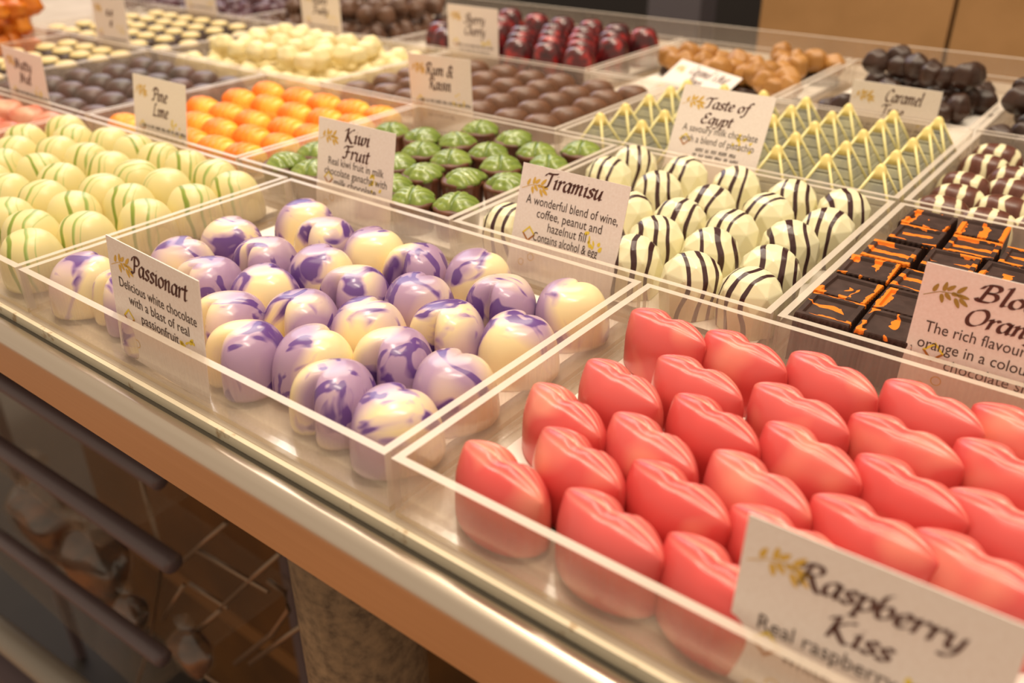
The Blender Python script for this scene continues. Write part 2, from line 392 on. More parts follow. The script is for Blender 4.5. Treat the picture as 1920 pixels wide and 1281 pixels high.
b.rings([[(s * cx, s * cy, z) for cx, cy in ((-1, -1), (0, -1.05), (1, -1), (1.05, 0), (1, 1), (0, 1.05), (-1, 1), (-1.05, 0))] for s, z in ((s0, hh * .735), (s0 * .78, hh * .84), (s0 * .52, hh * .935), (s0 * .22, hh * .98))])
ME['tip'] = b.mesh('pyramid_tip', 'tip', True)
# blood orange block: ribbed sides, raised frame on top
def block():
    hx, hy, H = .0098, .0102, .0190; m_ = MB(); nr = 9
    def outline(s, teeth, z):
        P = []
        for (ax, ay, bx, by) in ((-1, -1, 1, -1), (1, -1, 1, 1), (1, 1, -1, 1), (-1, 1, -1, -1)):
            for k in range(nr * 2):
                f_ = k / (nr * 2); o = teeth if (k % 2 and 0 < k) else 0
                x = ax + (bx - ax) * f_; y = ay + (by - ay) * f_
                nx_, ny_ = (by - ay) / 2, -(bx - ax) / 2
                P.append(((x * s - nx_ * o) * hx, (y * s - ny_ * o) * hy, z))
        return P
    m_.rings([outline(1.0, .07, 0), outline(.97, .07, .0165), outline(.955, .02, .0185), outline(.93, 0, H), outline(.76, 0, H), outline(.71, 0, H - .0011), outline(.05, 0, H - .0009)])
    return m_.mesh('chocolate_block', 'blood', False)
ME['blood'] = block()
def ellip(a, bb, H, nt=28, n=10, p=.6): 
    return dome(lambda t: 1 / math.sqrt((math.cos(t) / a) ** 2 + (math.sin(t) / bb) ** 2), H, n, p, .95, foot=.93, nt=nt)
b = MB(); b.rings(ellip(.0140, .0100, .0165)); ME['rum'] = b.mesh('oval_chocolate', 'rum', True)
b = MB(); b.rings(ellip(.0142, .0142, .0300, p=.55)); ME['cherry'] = b.mesh('cherry_dome', 'cherry', True)
b = MB(); b.rings(ellip(.0145, .0098, .0165)); ME['log'] = b.mesh('striped_log', 'log', True)
b = MB(); b.rings(ellip(.0125, .0125, .0155)); ME['truffle'] = b.mesh('truffle', 'truffle', True)
b = MB(); b.rings(ellip(.0120, .0120, .0125, p=.4)); ME['dot_base'] = b.mesh('cup', 'dot_base', True)
b = MB(); b.rings(ellip(.0085, .0085, .0040)); ME['dot_top'] = b.mesh('topping', 'dot_top', True)
def blob(name, mat, pts, sub=3, amp=.0016, seed=1):
    bm = bmesh.new(); rg = random.Random(seed)
    for (x, y, z, rx, ry, rz) in pts:
        q = bmesh.ops.create_icosphere(bm, subdivisions=sub, radius=1.0)['verts']
        ph = [rg.uniform(0, 6) for _ in range(3)]
        for v in q:
            c = v.co.copy(); w = 1 + amp / .01 * (math.sin(c.x * 4 + ph[0]) * math.sin(c.y * 5 + ph[1]) + .6 * math.sin(c.z * 6 + ph[2]))
            v.co = Vector((x + c.x * rx * w, y + c.y * ry * w, max(0, z + c.z * rz * w)))
    me = bpy.data.meshes.new(name); bm.to_mesh(me); bm.free(); me.materials.append(M[mat])
    me.polygons.foreach_set('use_smooth', [True] * len(me.polygons)); me.update(); return me
def clus(name, mat, seed, h=.010):
    rg = random.Random(seed)
    return blob(name, mat, [(-.009, -.002, h, .0095, .0075, .0085), (.004, .005, h + .002, .010, .008, .0095), (.008, -.006, h - .001, .009, .007, .008), (-.001, -.008, h - .002, .008, .006, .007)][:3 + seed % 2], seed=seed, amp=.0007, sub=4)
ME['nuts'] = [clus('nut_cluster', 'tan', s_) for s_ in (1, 2, 3)]
ME['nutbase'] = blob('chocolate_base', 'dark', [(0, 0, .003, .017, .013, .004)], amp=.001)
ME['lump'] = [clus('dark_lump', 'dark', s_, .008) for s_ in (4, 5, 6)]
ME['rough'] = [clus('rough_cluster', 'rough_brown', s_, .010) for s_ in (7, 8)]
ME['plum'] = [clus('plum_cluster', 'plum', s_, .010) for s_ in (9, 10)]
ME['peel'] = [blob('peel_piece', 'peel', [(-.006, 0, .008, .011, .007, .008), (.007, .003, .010, .010, .008, .010)], amp=.002, seed=s_) for s_ in (11, 12)]
ME['cream'] = [blob('cream_piece', 'cream', [(-.004, 0, .007, .009, .0085, .007), (.005, .001, .008, .009, .0085, .008)], amp=.001, seed=s_) for s_ in (13, 14)]
ME['red'] = [blob('red_piece', 'red', [(0, 0, .009, .013, .011, .010)], amp=.001, seed=15)]

# ------------------------------------------------------------------ lettering
def cr(P, per=7):
    if len(P) == 2: return [Vector((P[0][0] + (P[1][0] - P[0][0]) * i / 5, P[0][1] + (P[1][1] - P[0][1]) * i / 5)) for i in range(6)]
    Q = [Vector(p) for p in P]; Q = [Q[0] * 2 - Q[1]] + Q + [Q[-1] * 2 - Q[-2]]; out = []
    for i in range(1, len(Q) - 2):
        for s in range(per):
            t = s / per; a, b_, c, d = Q[i - 1], Q[i], Q[i + 1], Q[i + 2]
            out.append(.5 * ((2 * b_) + (c - a) * t + (2 * a - 5 * b_ + 4 * c - d) * t * t + (3 * b_ - a - 3 * c + d) * t ** 3))
    out.append(Q[-2]); return out
GL = {
'a': (.44, [[(.34,.40),(.2,.45),(.06,.3),(.05,.1),(.15,0),(.28,.1),(.36,.42)], [(.36,.45),(.33,.08),(.37,0),(.44,.06)]]),
's': (.33, [[(.3,.38),(.2,.45),(.09,.38),(.12,.27),(.24,.18),(.26,.07),(.14,0),(.02,.06)]]),
'i': (.23, [[(.03,.36),(.11,.44),(.1,.1),(.14,0),(.22,.06)], [(.13,.60),(.15,.62)]]),
'o': (.42, [[(.2,.45),(.07,.32),(.06,.1),(.18,0),(.33,.12),(.35,.33),(.2,.45)]]),
'n': (.46, [[(.02,.36),(.1,.44),(.08,0)], [(.09,.25),(.22,.43),(.32,.4),(.3,.1),(.35,0),(.43,.06)]]),
'r': (.34, [[(.02,.36),(.1,.44),(.08,0)], [(.09,.25),(.2,.42),(.28,.45),(.33,.39)]]),
't': (.28, [[(.14,.62),(.1,.1),(.16,0),(.26,.06)], [(0,.43),(.27,.45)]]),
'm': (.66, [[(.02,.36),(.1,.44),(.08,0)], [(.09,.25),(.21,.43),(.3,.4),(.28,0)], [(.29,.25),(.41,.43),(.51,.4),(.5,.1),(.54,0),(.62,.06)]]),
'u': (.47, [[(.02,.36),(.1,.44),(.08,.12),(.15,0),(.26,.08),(.34,.3)], [(.36,.44),(.34,.1),(.38,0),(.46,.06)]]),
'w': (.56, [[(.02,.36),(.1,.44),(.09,.1),(.16,0),(.27,.15),(.3,.42)], [(.3,.42),(.28,.1),(.36,0),(.48,.15),(.5,.38),(.44,.44)]]),
'l': (.24, [[(.05,.73),(.14,.76),(.1,.1),(.14,0),(.22,.06)]]),
'd': (.47, [[(.34,.40),(.2,.45),(.06,.3),(.05,.1),(.15,0),(.28,.1),(.36,.42)], [(.40,.78),(.34,.08),(.38,0),(.46,.06)]]),
'g': (.44, [[(.34,.40),(.2,.45),(.06,.3),(.06,.12),(.16,.04),(.28,.12),(.36,.42)], [(.37,.45),(.33,-.1),(.2,-.25),(.04,-.2)]]),
'e': (.37, [[(.07,.2),(.28,.26),(.31,.38),(.2,.45),(.07,.3),(.08,.08),(.2,0),(.34,.08)]]),
'p': (.44, [[(.02,.36),(.1,.44),(.06,-.26)], [(.09,.25),(.22,.43),(.35,.38),(.36,.14),(.22,0),(.09,.06)], [(-.02,-.26),(.14,-.26)]]),
'b': (.42, [[(.22,.78),(.1,.66),(.05,.2),(.14,0),(.3,.08),(.35,.3),(.24,.42),(.08,.26)]]),
'y': (.44, [[(.02,.36),(.1,.44),(.1,.12),(.18,.02),(.3,.14)], [(.38,.44),(.33,0),(.2,-.22),(.02,-.22)]]),
'f': (.32, [[(.42,.68),(.32,.76),(.22,.6),(.12,-.1),(.02,-.26),(-.08,-.2)], [(.02,.42),(.3,.44)]]),
'h': (.46, [[(.04,.73),(.12,.76),(.06,0)], [(.08,.25),(.22,.43),(.32,.38),(.3,.1),(.35,0),(.43,.06)]]),
'v': (.4, [[(.02,.38),(.1,.44),(.14,.0)], [(.14,0),(.32,.3),(.32,.44)]]),
'P': (.45, [[(.2,.7),(.14,.1),(.04,0),(-.06,.06)], [(-.02,.52),(.08,.70),(.34,.74),(.5,.60),(.42,.42),(.18,.36)]]),
'T': (.52, [[(-.04,.54),(.06,.68),(.3,.68),(.62,.74)], [(.32,.68),(.24,.08),(.16,0),(.10,.02)]]),
'K': (.60, [[(-.02,.56),(.1,.7),(.16,.68),(.09,0)], [(.54,.7),(.42,.68),(.13,.36)], [(.14,.38),(.36,.08),(.5,-.03),(.62,.06)]]),
'F': (.50, [[(-.04,.54),(.08,.68),(.3,.68),(.58,.74)], [(.26,.68),(.18,.08),(.06,0),(-.06,.06)], [(.1,.36),(.42,.4)]]),
'B': (.58, [[(.18,.7),(.09,0)], [(-.02,.5),(.1,.7),(.38,.73),(.46,.57),(.32,.42),(.16,.38)], [(.16,.38),(.40,.38),(.48,.2),(.34,.02),(.06,0),(-.04,.1)]]),
'O': (.70, [[(.4,.74),(.16,.6),(.07,.3),(.16,.05),(.36,0),(.58,.2),(.63,.5),(.53,.7),(.4,.74)]]),
'R': (.60, [[(.18,.7),(.09,0)], [(-.02,.5),(.1,.7),(.38,.73),(.47,.58),(.34,.42),(.14,.36)], [(.24,.38),(.4,.1),(.54,-.05),(.68,.02)]]),
'E': (.54, [[(.52,.64),(.38,.74),(.2,.64),(.22,.46),(.38,.4)], [(.38,.4),(.12,.36),(.06,.16),(.2,0),(.48,.10)]]),
'L': (.50, [[(.34,.66),(.26,.74),(.18,.6),(.1,.08),(-.02,.02),(.1,.06),(.3,0),(.5,.08)]]),
'S': (.50, [[(.48,.62),(.36,.74),(.18,.62),(.22,.46),(.38,.34),(.38,.14),(.22,0),(.0,.10)]]),
'C': (.58, [[(.56,.60),(.42,.74),(.18,.6),(.06,.3),(.14,.06),(.32,0),(.56,.12)]]),
'N': (.64, [[(-.02,.06),(.08,0),(.16,.7)], [(.16,.7),(.42,.02)], [(.42,.02),(.5,.6),(.6,.72)]]),
'&': (.60, [[(.52,.52),(.44,.62),(.3,.7),(.2,.6),(.28,.4),(.1,.3),(.08,.08),(.24,0),(.44,.2),(.5,.4)], [(.26,.4),(.46,.04),(.58,.0)]]),
"'": (.16, [[(.1,.74),(.05,.58)]]), ' ': (.26, []),
}
def calli(mb, text, x, y, h, width=None, shear=.16, nib=.105, align='L'):
    """broad-nib calligraphic heading in the xz plane, baseline (x, y), em height h"""
    adv = sum(GL.get(c, GL['n'])[0] for c in text); sx = (width / adv) if width else h
    if align == 'C': x -= adv * sx / 2
    na = math.radians(38); nv = Vector((math.cos(na), math.sin(na))) * nib / 2; th = .016
    pen = x
    for ch in text:
        a, strokes = GL.get(ch, GL['n'])
        for st in strokes:
            P = cr(st)
            for p, q in zip(P[:-1], P[1:]):
                d = (q - p)
                if d.length < 1e-6: continue
                pr = Vector((-d.y, d.x)).normalized() * th
                c = d.x * nv.y - d.y * nv.x
                w = nv + pr * (1 if nv.dot(pr) > 0 else -1)
                quad = [p - w - d * .12, p + w - d * .12, q + w + d * .12, q - w + d * .12]
                if c < 0: quad.reverse()
                mb.add([(pen + (v.x + v.y * shear) * sx, 0, y + v.y * h) for v in quad], [(0, 1, 2, 3)])
        pen += a * sx
    return mb
def sans(text, size, width=None):
    cu = bpy.data.curves.new('t', 'FONT'); cu.body = text; cu.size = size; cu.align_x = 'CENTER'; cu.resolution_u = 3
    o = bpy.data.objects.new('t', cu); COL.objects.link(o)
    dg = bpy.context.evaluated_depsgraph_get(); me = bpy.data.meshes.new_from_object(o.evaluated_get(dg))
    V = [v.co.copy() for v in me.vertices]; F = [tuple(p.vertices) for p in me.polygons]
    bpy.data.objects.remove(o); bpy.data.curves.remove(cu); bpy.data.meshes.remove(me)
    if V:
        x0 = min(v.x for v in V); x1 = max(v.x for v in V); s = (width / (x1 - x0)) if width else .86
        for v in V: v.x = (v.x - (x0 + x1) / 2) * s
    return V, F
def leaf_poly(mb, x, y, ang, l, w):
    P = []
    for k in range(14):
        t = 2 * math.pi * k / 14; u = math.cos(t); v = math.sin(t) * (1 - .25 * u)
        P.append((x + (u * math.cos(ang) * l - v * math.sin(ang) * w) / 2, 0, y + (u * math.sin(ang) * l + v * math.cos(ang) * w) / 2))
    mb.add(P, [tuple(range(14))])
# ------------------------------------------------------------------ the counter
ZB, ZF = -.0200, -.0180          # tray underside / tray floor (tray rims are z = 0)
FLOOR = -.92
ctr = thing('display_counter', 'long shop display counter with a brushed steel front edge carrying all the acrylic trays', 'counter', (0, 0, 0))
b = MB(); b.box(-1.25, .95, -.0018, .66, -.034, ZB - .0002); link('shelf_board', b.mesh('shelf_board', 'shelf'), ctr)
b = MB(); b.box(-1.25, .95, -.0036, -.0018, -.034, -.0205); link('board_edge', b.mesh('board_edge', 'board_edge'), ctr)
b = MB(); b.box(-1.25, .95, -.0062, -.0036, -.034, -.0245); link('seam', b.mesh('seam', 'gap'), ctr)
R = []
for x in (-1.25, .95):
    P = [(x, -.0060, -.046), (x, -.0060, -.0235)]
    for k in range(9):
        a = math.pi / 2 + k / 8 * math.pi / 2; P.append((x, -.0085 + .0055 * math.cos(a), -.0282 + .0055 * math.sin(a)))
    P += [(x, -.0140, -.0445), (x, -.0125, -.046)]
    R.append(P)
b = MB(); b.rings(R); me = b.mesh('steel_edge', 'steel', True)
bm = bmesh.new(); bm.from_mesh(me)
for e in bm.edges:
    if len(e.link_faces) == 2 and e.calc_face_angle(0) > .6: e.smooth = False
bm.to_mesh(me); bm.free(); link('steel_edge', me, ctr)
for lx, ly in ((.093, .072), (-.95, .072), (.8, .072), (-.95, .6), (.8, .6)):
    b = MB(); b.tube([(lx, ly, FLOOR), (lx, ly, -.034)], .0305, 32); o = link('leg', b.mesh('leg', 'leg', True), ctr)
b = MB(); b.box(-1.25, .95, .655, .66, -.06, -.034); link('back_rail', b.mesh('back_rail', 'gap'), ctr)

# ------------------------------------------------------------------ acrylic trays
T = .0027
def tray(x0, x1, y0, y1, label, liner=None, front=.0):
    r = thing('acrylic_tray', label, 'tray', ((x0 + x1) / 2, y0, ZB), group=None)
    w = (x1 - x0) / 2; d = y1 - y0; h = -ZB
    def wall(nm, a, c, e, f_):
        b = MB(); b.box(a, c, e, f_, .002, h, 0, top=1)
        if nm != 'side_wall': b.I[2] = b.I[4] = 1
        link(nm, b.mesh(nm, ['acrylic', 'edge']), r)
    wall('front_wall', -w, w, 0, T); wall('back_wall', -w, w, d - T, d)
    wall('side_wall', -w, -w + T, T, d - T); wall('side_wall', w - T, w, T, d - T)
    b = MB(); b.box(-w, w, 0, d, 0, .002); b.I[1:5] = [1] * 4; link('base', b.mesh('base', ['acrylic', 'base_edge']), r)
    if liner:
        b = MB(); b.box(-w + T + .004, w - T - .004, T + front, d - T - .001, 0, .0002)
        tag(link('paper_liner', b.mesh('paper_liner', 'paper'), None, ((x0 + x1) / 2, y0, ZF + .0001)), liner, 'liner')
    return (x0 + T, x1 - T, y0 + T, y1 - T)
R1 = (0, .1361); R2 = (.1402, .2807); R3 = (.2848, .4241); R4 = (.4282, .583)
B = {}
def lay(key, x, y, what, front=.004):
    B[key] = tray(x[0], x[1], y[0], y[1], 'clear acrylic tray holding the ' + what, 'white paper liner under the ' + what, front)
lay('lime', (-.2025, -.0025), R1, 'green-striped white chocolate domes', .02)
lay('heart', (0, .2), R1, 'purple-marbled hearts at the counter front', .02)
lay('lip', (.2025, .4025), R1, 'pink lip chocolates', .02)
lay('red', (-.405, -.205), R1, 'red chocolates at the far left front')
lay('wd', (-.475, -.3515), R2, 'cream-topped dark cups beside the dusky truffles')
lay('truffle', (-.3495, -.2005), R2, 'dusky dark truffles left of the orange ovals')
lay('pine', (-.1985, -.05), R2, 'orange ridged ovals')
lay('kiwi', (-.048, .1004), R2, 'green leaf topped cups')
lay('gem', (.1024, .2492), R2, 'faceted white domes with dark stripes')
lay('blood', (.2515, .40), R2, 'dark blocks with orange drizzle')
lay('wd2', (-.56, -.345), R3, 'cream-topped dark cups in the third row')
lay('cream', (-.343, -.147), R3, 'cream white chocolate pieces')
lay('rum', (-.145, .0552), R3, 'brown oval chocolates')
lay('pyr', (.0572, .2492), R3, 'pale green pyramids')
lay('log', (.2515, .44), R3, 'white-striped brown logs at the right')
lay('peel', (-.69, -.4770), R2, 'orange peel pieces at the far left')
lay('plum', (-.70, -.4225), R4, 'plum dark clusters in the back left corner')
lay('rough', (-.4205, -.2205), R4, 'rough brown clusters in the back row')
lay('cherry', (-.2183, -.0187), R4, 'dark red cherry domes')
lay('nuts', (-.0160, .1262), R4, 'caramel coloured nut clusters')
lay('dark', (.1282, .2480), R4, 'stacked dark clusters right of the nut clusters')
lay('dark2', (.2500, .40), R4, 'dark clusters at the far right of the back row')
# clear screen at the back of the counter
b = MB(); b.box(-1.2, .95, .622, .626, ZB, .006, 0, top=1)
tag(link('acrylic_screen', b.mesh('acrylic_screen', ['acrylic', 'edge'])), 'low clear acrylic screen along the back edge of the counter', 'screen')

# ------------------------------------------------------------------ chocolates
ORD = ['first', 'second', 'third', 'fourth', 'fifth', 'sixth', 'seventh', 'eighth', 'ninth', 'tenth', 'eleventh', 'twelfth']
def relax(P, box, r, n=60, fixed=.5):
    P = [list(p) for p in P]; x0, x1, y0, y1 = box
    for _ in range(n):
        for i in range(len(P)):
            for j in range(i):
                dx = P[i][0] - P[j][0]; dy = P[i][1] - P[j][1]; d = math.hypot(dx, dy) or 1e-6
                if d < 2 * r:
                    k = (2 * r - d) / d * .25
                    P[i][0] += dx * k; P[i][1] += dy * k; P[j][0] -= dx * k; P[j][1] -= dy * k
        for p in P: p[0] = min(max(p[0], x0 + r), x1 - r); p[1] = min(max(p[1], y0 + r), y1 - r)
    return P
def slots(P, axis, tol):
    """group points in lanes along one axis: returns [(lane, place in lane)]"""
    o = sorted(range(len(P)), key=lambda i: P[i][axis]); lanes = []; 
    for i in o:
        if lanes and P[i][axis] - sum(P[k][axis] for k in lanes[-1]) / len(lanes[-1]) < tol: lanes[-1].append(i)
        else: lanes.append([i])
    out = {}
    for a, L in enumerate(lanes):
        for c, i in enumerate(sorted(L, key=lambda i: P[i][1 - axis])): out[i] = (a, c)
    return out
def lab(desc, s, axis):
    if axis == 1: return '%s, %s from left in %s row from front' % (desc, ORD[s[1]], ORD[s[0]])
    return '%s, %s from front in %s column from left' % (desc, ORD[s[1]], ORD[s[0]])
def copy_tree(o):
    c = o.copy(); COL.objects.link(c)
    for ch in o.children:
        d = ch.copy(); COL.objects.link(d); d.parent = c
    return c
def scatter(P, build, name, desc, cat, group, axis=1, tol=.014, rz=None, z=ZF + .0004, jit=.06, tilt=0, protos=1, sc=None):
    """desc: text or function(i); build(i) makes a prototype root, later ones are copies"""
    pr = {}; sl = slots(P, axis, tol); objs = []
    for i, p in enumerate(P):
        k = i % protos
        if k in pr: o = copy_tree(pr[k])
        else: o = build(k, name); pr[k] = o
        o.location = (p[0], p[1], z if len(p) < 4 or not isinstance(p[2], float) else p[2])
        a = (rz(i, p) if rz else 0) + random.uniform(-jit, jit)
        o.rotation_euler = (random.uniform(-tilt, tilt), random.uniform(-tilt, tilt), a)
        if sc: o.scale = (sc(i),) * 3
        tag(o, lab(desc(i) if callable(desc) else desc, sl[i], axis), cat, group); objs.append(o)
    return objs
def one(*keys):
    def f(k, name):
        m_ = ME[keys[0]]; return link(name, m_[k % len(m_)] if isinstance(m_, list) else m_)
    return f
HEARTS=[(0.0302,0.0775,'A'),(0.0424,0.1101,'A'),(0.0605,0.1024,'F'),(0.0621,0.0709,'F'),(0.0890,0.1055,'A'),(0.0892,0.0757,'A'),(0.1144,0.1036,'F'),(0.1402,0.1120,'A'),(0.1093,0.0690,'F'),(0.1358,0.0783,'A'),(0.1619,0.1030,'F'),(0.0869,0.0437,'A'),(0.1095,0.0400,'F'),(0.1373,0.0485,'A'),(0.1592,0.0744,'F'),(0.1844,0.0788,'A'),(0.1886,0.1110,'A'),(0.1200,0.0092,'F'),(0.1389,0.0172,'A'),(0.1607,0.0420,'F'),(0.1911,0.0446,'A'),(0.1604,0.0112,'F'),(0.1918,0.0129,'A'),(0.0325,0.0101,'A'),(0.0328,0.0510,'A'),(0.0604,0.0429,'F'),(0.0911,0.0221,'F'),(0.0621,0.0017,'F'),(0.0831,-0.0009,'A')]
LIPS=[(0.2248,0.1109),(0.2528,0.1117),(0.2484,0.0878),(0.2311,0.0709),(0.2257,0.0485),(0.2616,0.0666),(0.2530,0.0495),(0.2393,0.0270),(0.2336,0.0048),(0.2700,0.0285),(0.2662,0.0070),(0.2942,0.0079),(0.2804,0.0889),(0.2807,0.1142),(0.3101,0.1149),(0.2888,0.0696),(0.3092,0.0914),(0.2832,0.0491),(0.3157,0.0724),(0.3351,0.1180),(0.3355,0.0957),(0.3400,0.0731),(0.3124,0.0497),(0.3376,0.0521),(0.2967,0.0263)]
LIMES=[(-0.1979,0.1024),(-0.1953,0.1271),(-0.1766,0.1222),(-0.1781,0.0974),(-0.1547,0.1263),(-0.1526,0.0977),(-0.1245,0.1277),(-0.1472,0.0705),(-0.1242,0.1011),(-0.1266,0.0760),(-0.0980,0.1206),(-0.0992,0.0964),(-0.1033,0.0746),(-0.0734,0.1030),(-0.0701,0.1245),(-0.0717,0.0776),(-0.0496,0.1026),(-0.0483,0.1279),(-0.0793,0.0552),(-0.0482,0.0784),(-0.0160,0.1134),(-0.0172,0.0884),(-0.0518,0.0549),(-0.0683,0.0327),(-0.0165,0.0642),(-0.0461,0.0304),(-0.0247,0.0419),(-0.0254,0.0198),(-0.1047,0.0473),(-0.1250,0.0524)]
GEMS=[(0.1193,0.2423),(0.1198,0.2678),(0.1505,0.2366),(0.1498,0.2650),(0.1779,0.2654),(0.1743,0.2085),(0.1801,0.2323),(0.2061,0.2394),(0.2095,0.2619),(0.2295,0.2642),(0.1801,0.1815),(0.1563,0.2046),(0.1823,0.1609),(0.2022,0.2088),(0.2043,0.1853),(0.2344,0.2351),(0.2276,0.2129),(0.2314,0.1818),(0.2329,0.1570),(0.2112,0.1474),(0.1200,0.1523)]
KIWIS=[(0.0150,0.2658),(0.0431,0.2608),(0.0204,0.2388),(0.0473,0.2325),(0.0378,0.2125),(0.0706,0.2474),(0.0669,0.2194),(0.0650,0.1915),(0.0859,0.1970),(0.0879,0.2662),(0.0857,0.2367),(0.0873,0.1600),(-0.0291,0.1560),(-0.0294,0.1745),(-0.0076,0.1543),(-0.0240,0.2314),(-0.0026,0.2336),(0.0179,0.2131),(0.0234,0.1882),(0.0465,0.1647),(0.0656,0.1554),(0.0443,0.1833)]
PINES=[(-0.1817,0.2120),(-0.1798,0.2402),(-0.1806,0.2712),(-0.1480,0.2691),(-0.1214,0.2721),(-0.0935,0.2715),(-0.0669,0.2736),(-0.1548,0.2114),(-0.1496,0.2408),(-0.1254,0.2090),(-0.1186,0.2380),(-0.0923,0.2404),(-0.0666,0.2431),(-0.1501,0.1862),(-0.1252,0.1821),(-0.0948,0.2111),(-0.0981,0.1872),(-0.0698,0.2080),(-0.0958,0.1607),(-0.0698,0.1857),(-0.0707,0.1622),(-0.1220,0.1633),(-0.1876,0.1567)]
RUMS=[(-0.1100,0.4180),(-0.0805,0.4140),(-0.0530,0.4060),(-0.0290,0.4157),(-0.0782,0.3837),(-0.0516,0.3768),(-0.0285,0.3900),(0.0041,0.4103),(-0.0496,0.3465),(-0.0264,0.3372),(-0.0263,0.3636),(0.0013,0.3607),(0.0021,0.3844),(0.0319,0.4130),(0.0258,0.3884),(0.0274,0.3671),(-0.0254,0.3130),(0.0031,0.3105),(0.0020,0.3362),(0.0293,0.3356),(0.0264,0.3110),(-0.1343,0.3091),(-0.1395,0.3390),(-0.1137,0.3170),(-0.1370,0.3566),(-0.1100,0.3305),(-0.0883,0.3115)]
BLOODS=[(0.2684,0.2621),(0.2695,0.2421),(0.2899,0.2637),(0.2931,0.2415),(0.2663,0.2175),(0.2652,0.1962),(0.2647,0.1737),(0.2659,0.1500),(0.2879,0.2223),(0.2820,0.1917),(0.2826,0.1730),(0.2862,0.1526),(0.3086,0.2379),(0.3084,0.2251)]
CHERRIES=[(-0.1891,0.5586),(-0.1710,0.5237),(-0.1545,0.4962),(-0.1282,0.4610),(-0.1509,0.5484),(-0.1223,0.4916),(-0.1074,0.4633),(-0.0935,0.4370),(-0.1226,0.5483),(-0.1085,0.5152),(-0.0949,0.4893),(-0.0817,0.4654),(-0.0631,0.4325),(-0.0931,0.5498),(-0.0813,0.5210),(-0.0683,0.4956),(-0.0508,0.4640),(-0.0332,0.4326),(-0.0613,0.5444),(-0.0512,0.5207),(-0.0348,0.4872),(-0.0284,0.5371),(-0.1943,0.4663),(-0.1693,0.4316)]
LOGS=[(0.2687,0.3067),(0.2673,0.3219),(0.2691,0.3453),(0.2661,0.3838),(0.2875,0.2991),(0.2880,0.3211),(0.2821,0.3500),(0.2837,0.3692),(0.3013,0.3011)]
CASHEWS=[(0.0175,0.4982),(0.0309,0.5253),(0.0645,0.5251),(0.0638,0.4899),(0.0944,0.5350),(0.1041,0.4871),(0.0862,0.5654),(0.1068,0.5728),(0.0864,0.4954)]
DARKS=[(0.1684,0.5551),(0.2151,0.5784),(0.2102,0.5542),(0.2173,0.5117),(0.2499,0.5094),(0.2449,0.5503),(0.2621,0.4782),(0.1954,0.5434),(0.1865,0.5369),(0.1626,0.4663)]
WIRES=[[(-0.1652,0.1000,-0.2383),(-0.1634,0.1000,-0.3178),(-0.2290,0.1000,-0.4515),(-0.2869,0.1000,-0.5487)],[(-0.0647,0.1000,-0.2308),(-0.1396,0.1000,-0.3084)],[(-0.1107,0.1000,-0.2786),(-0.0317,0.1000,-0.2698)],[(-0.0113,0.1000,-0.2265),(-0.0504,0.1000,-0.2717),(-0.0949,0.1000,-0.3240)],[(-0.1326,0.1000,-0.3236),(-0.0862,0.1000,-0.3185)],[(-0.1413,0.1000,-0.3303),(-0.1900,0.1000,-0.3954)],[(-0.0972,0.1000,-0.3280),(-0.1618,0.1000,-0.4019)],[(-0.0294,0.1000,-0.2593),(-0.0133,0.1000,-0.2587),(-0.0130,0.1000,-0.2749),(-0.0377,0.1000,-0.3125),(-0.0933,0.1000,-0.3791)],[(0.0030,0.1000,-0.2753),(-0.0724,0.1000,-0.3644)],[(-0.2003,0.1000,-0.4365),(-0.1187,0.1000,-0.4243)]]

P = relax([p[:2] for p in HEARTS], (B['heart'][0], B['heart'][1], B['heart'][2] + .0025, B['heart'][3]), .0132)
kinds = [h[2] for h in HEARTS]
scatter(P, one('heart'), 'heart_chocolate', lambda i: 'purple-marbled white heart with ' + ('cleft facing out' if kinds[i] == 'F' else 'tip facing out'), 'chocolate', 'marbled hearts', axis=0, tol=.016,
        rz=lambda i, p: math.radians(-4) if kinds[i] == 'F' else math.radians(176), jit=.14)
P = relax([p[:2] for p in LIPS], (B['lip'][0], B['lip'][1], B['lip'][2] + .001, B['lip'][3]), .0108)
scatter(P, one('lip'), 'lip_chocolate', 'glossy pink lip-shaped chocolate', 'chocolate', 'pink lip chocolates', axis=0, tol=.016, rz=lambda i, p: math.radians(-17), jit=.09)
P = relax([p[:2] for p in LIMES], B['lime'], .0125)
scatter(P, one('lime'), 'striped_dome', 'cream dome with thin green stripes', 'chocolate', 'green-striped white domes', axis=1, tol=.015, rz=lambda i, p: random.choice((.2, .5, .9, -.3, 1.2)), jit=.3, tilt=.08)
P = relax([p[:2] for p in GEMS], (B['gem'][0], B['gem'][1], B['gem'][2] + .003, B['gem'][3]), .0122)
scatter(P, one('gem'), 'faceted_dome', 'faceted white dome with dark stripes', 'chocolate', 'dark-striped faceted domes', axis=1, tol=.015, rz=lambda i, p: random.choice((.1, .35, -.2, .5)), jit=.1)
def mk_kiwi(k, name):
    r = link(name, None); link('cup', ME['cup'], r); link('leaf', ME['leaf'], r, (0, 0, .0142), (.12, 0, 0)); return r
P = relax([p[:2] for p in KIWIS], (B['kiwi'][0], B['kiwi'][1], B['kiwi'][2] + .001, B['kiwi'][3]), .0114)
scatter(P, mk_kiwi, 'leaf_topped_cup', 'fluted brown cup with glossy green leaf', 'chocolate', 'green leaf topped cups', axis=1, tol=.014, rz=lambda i, p: random.choice((0.5, 0.7, .3, -.6)), jit=.35)
P = relax([p[:2] for p in PINES], B['pine'], .0122)
scatter(P, one('pine'), 'ridged_oval', 'orange ridged oval chocolate', 'chocolate', 'orange ridged ovals', axis=1, tol=.015, rz=lambda i, p: .08, jit=.12)
P = relax([p[:2] for p in RUMS], B['rum'], .0118)
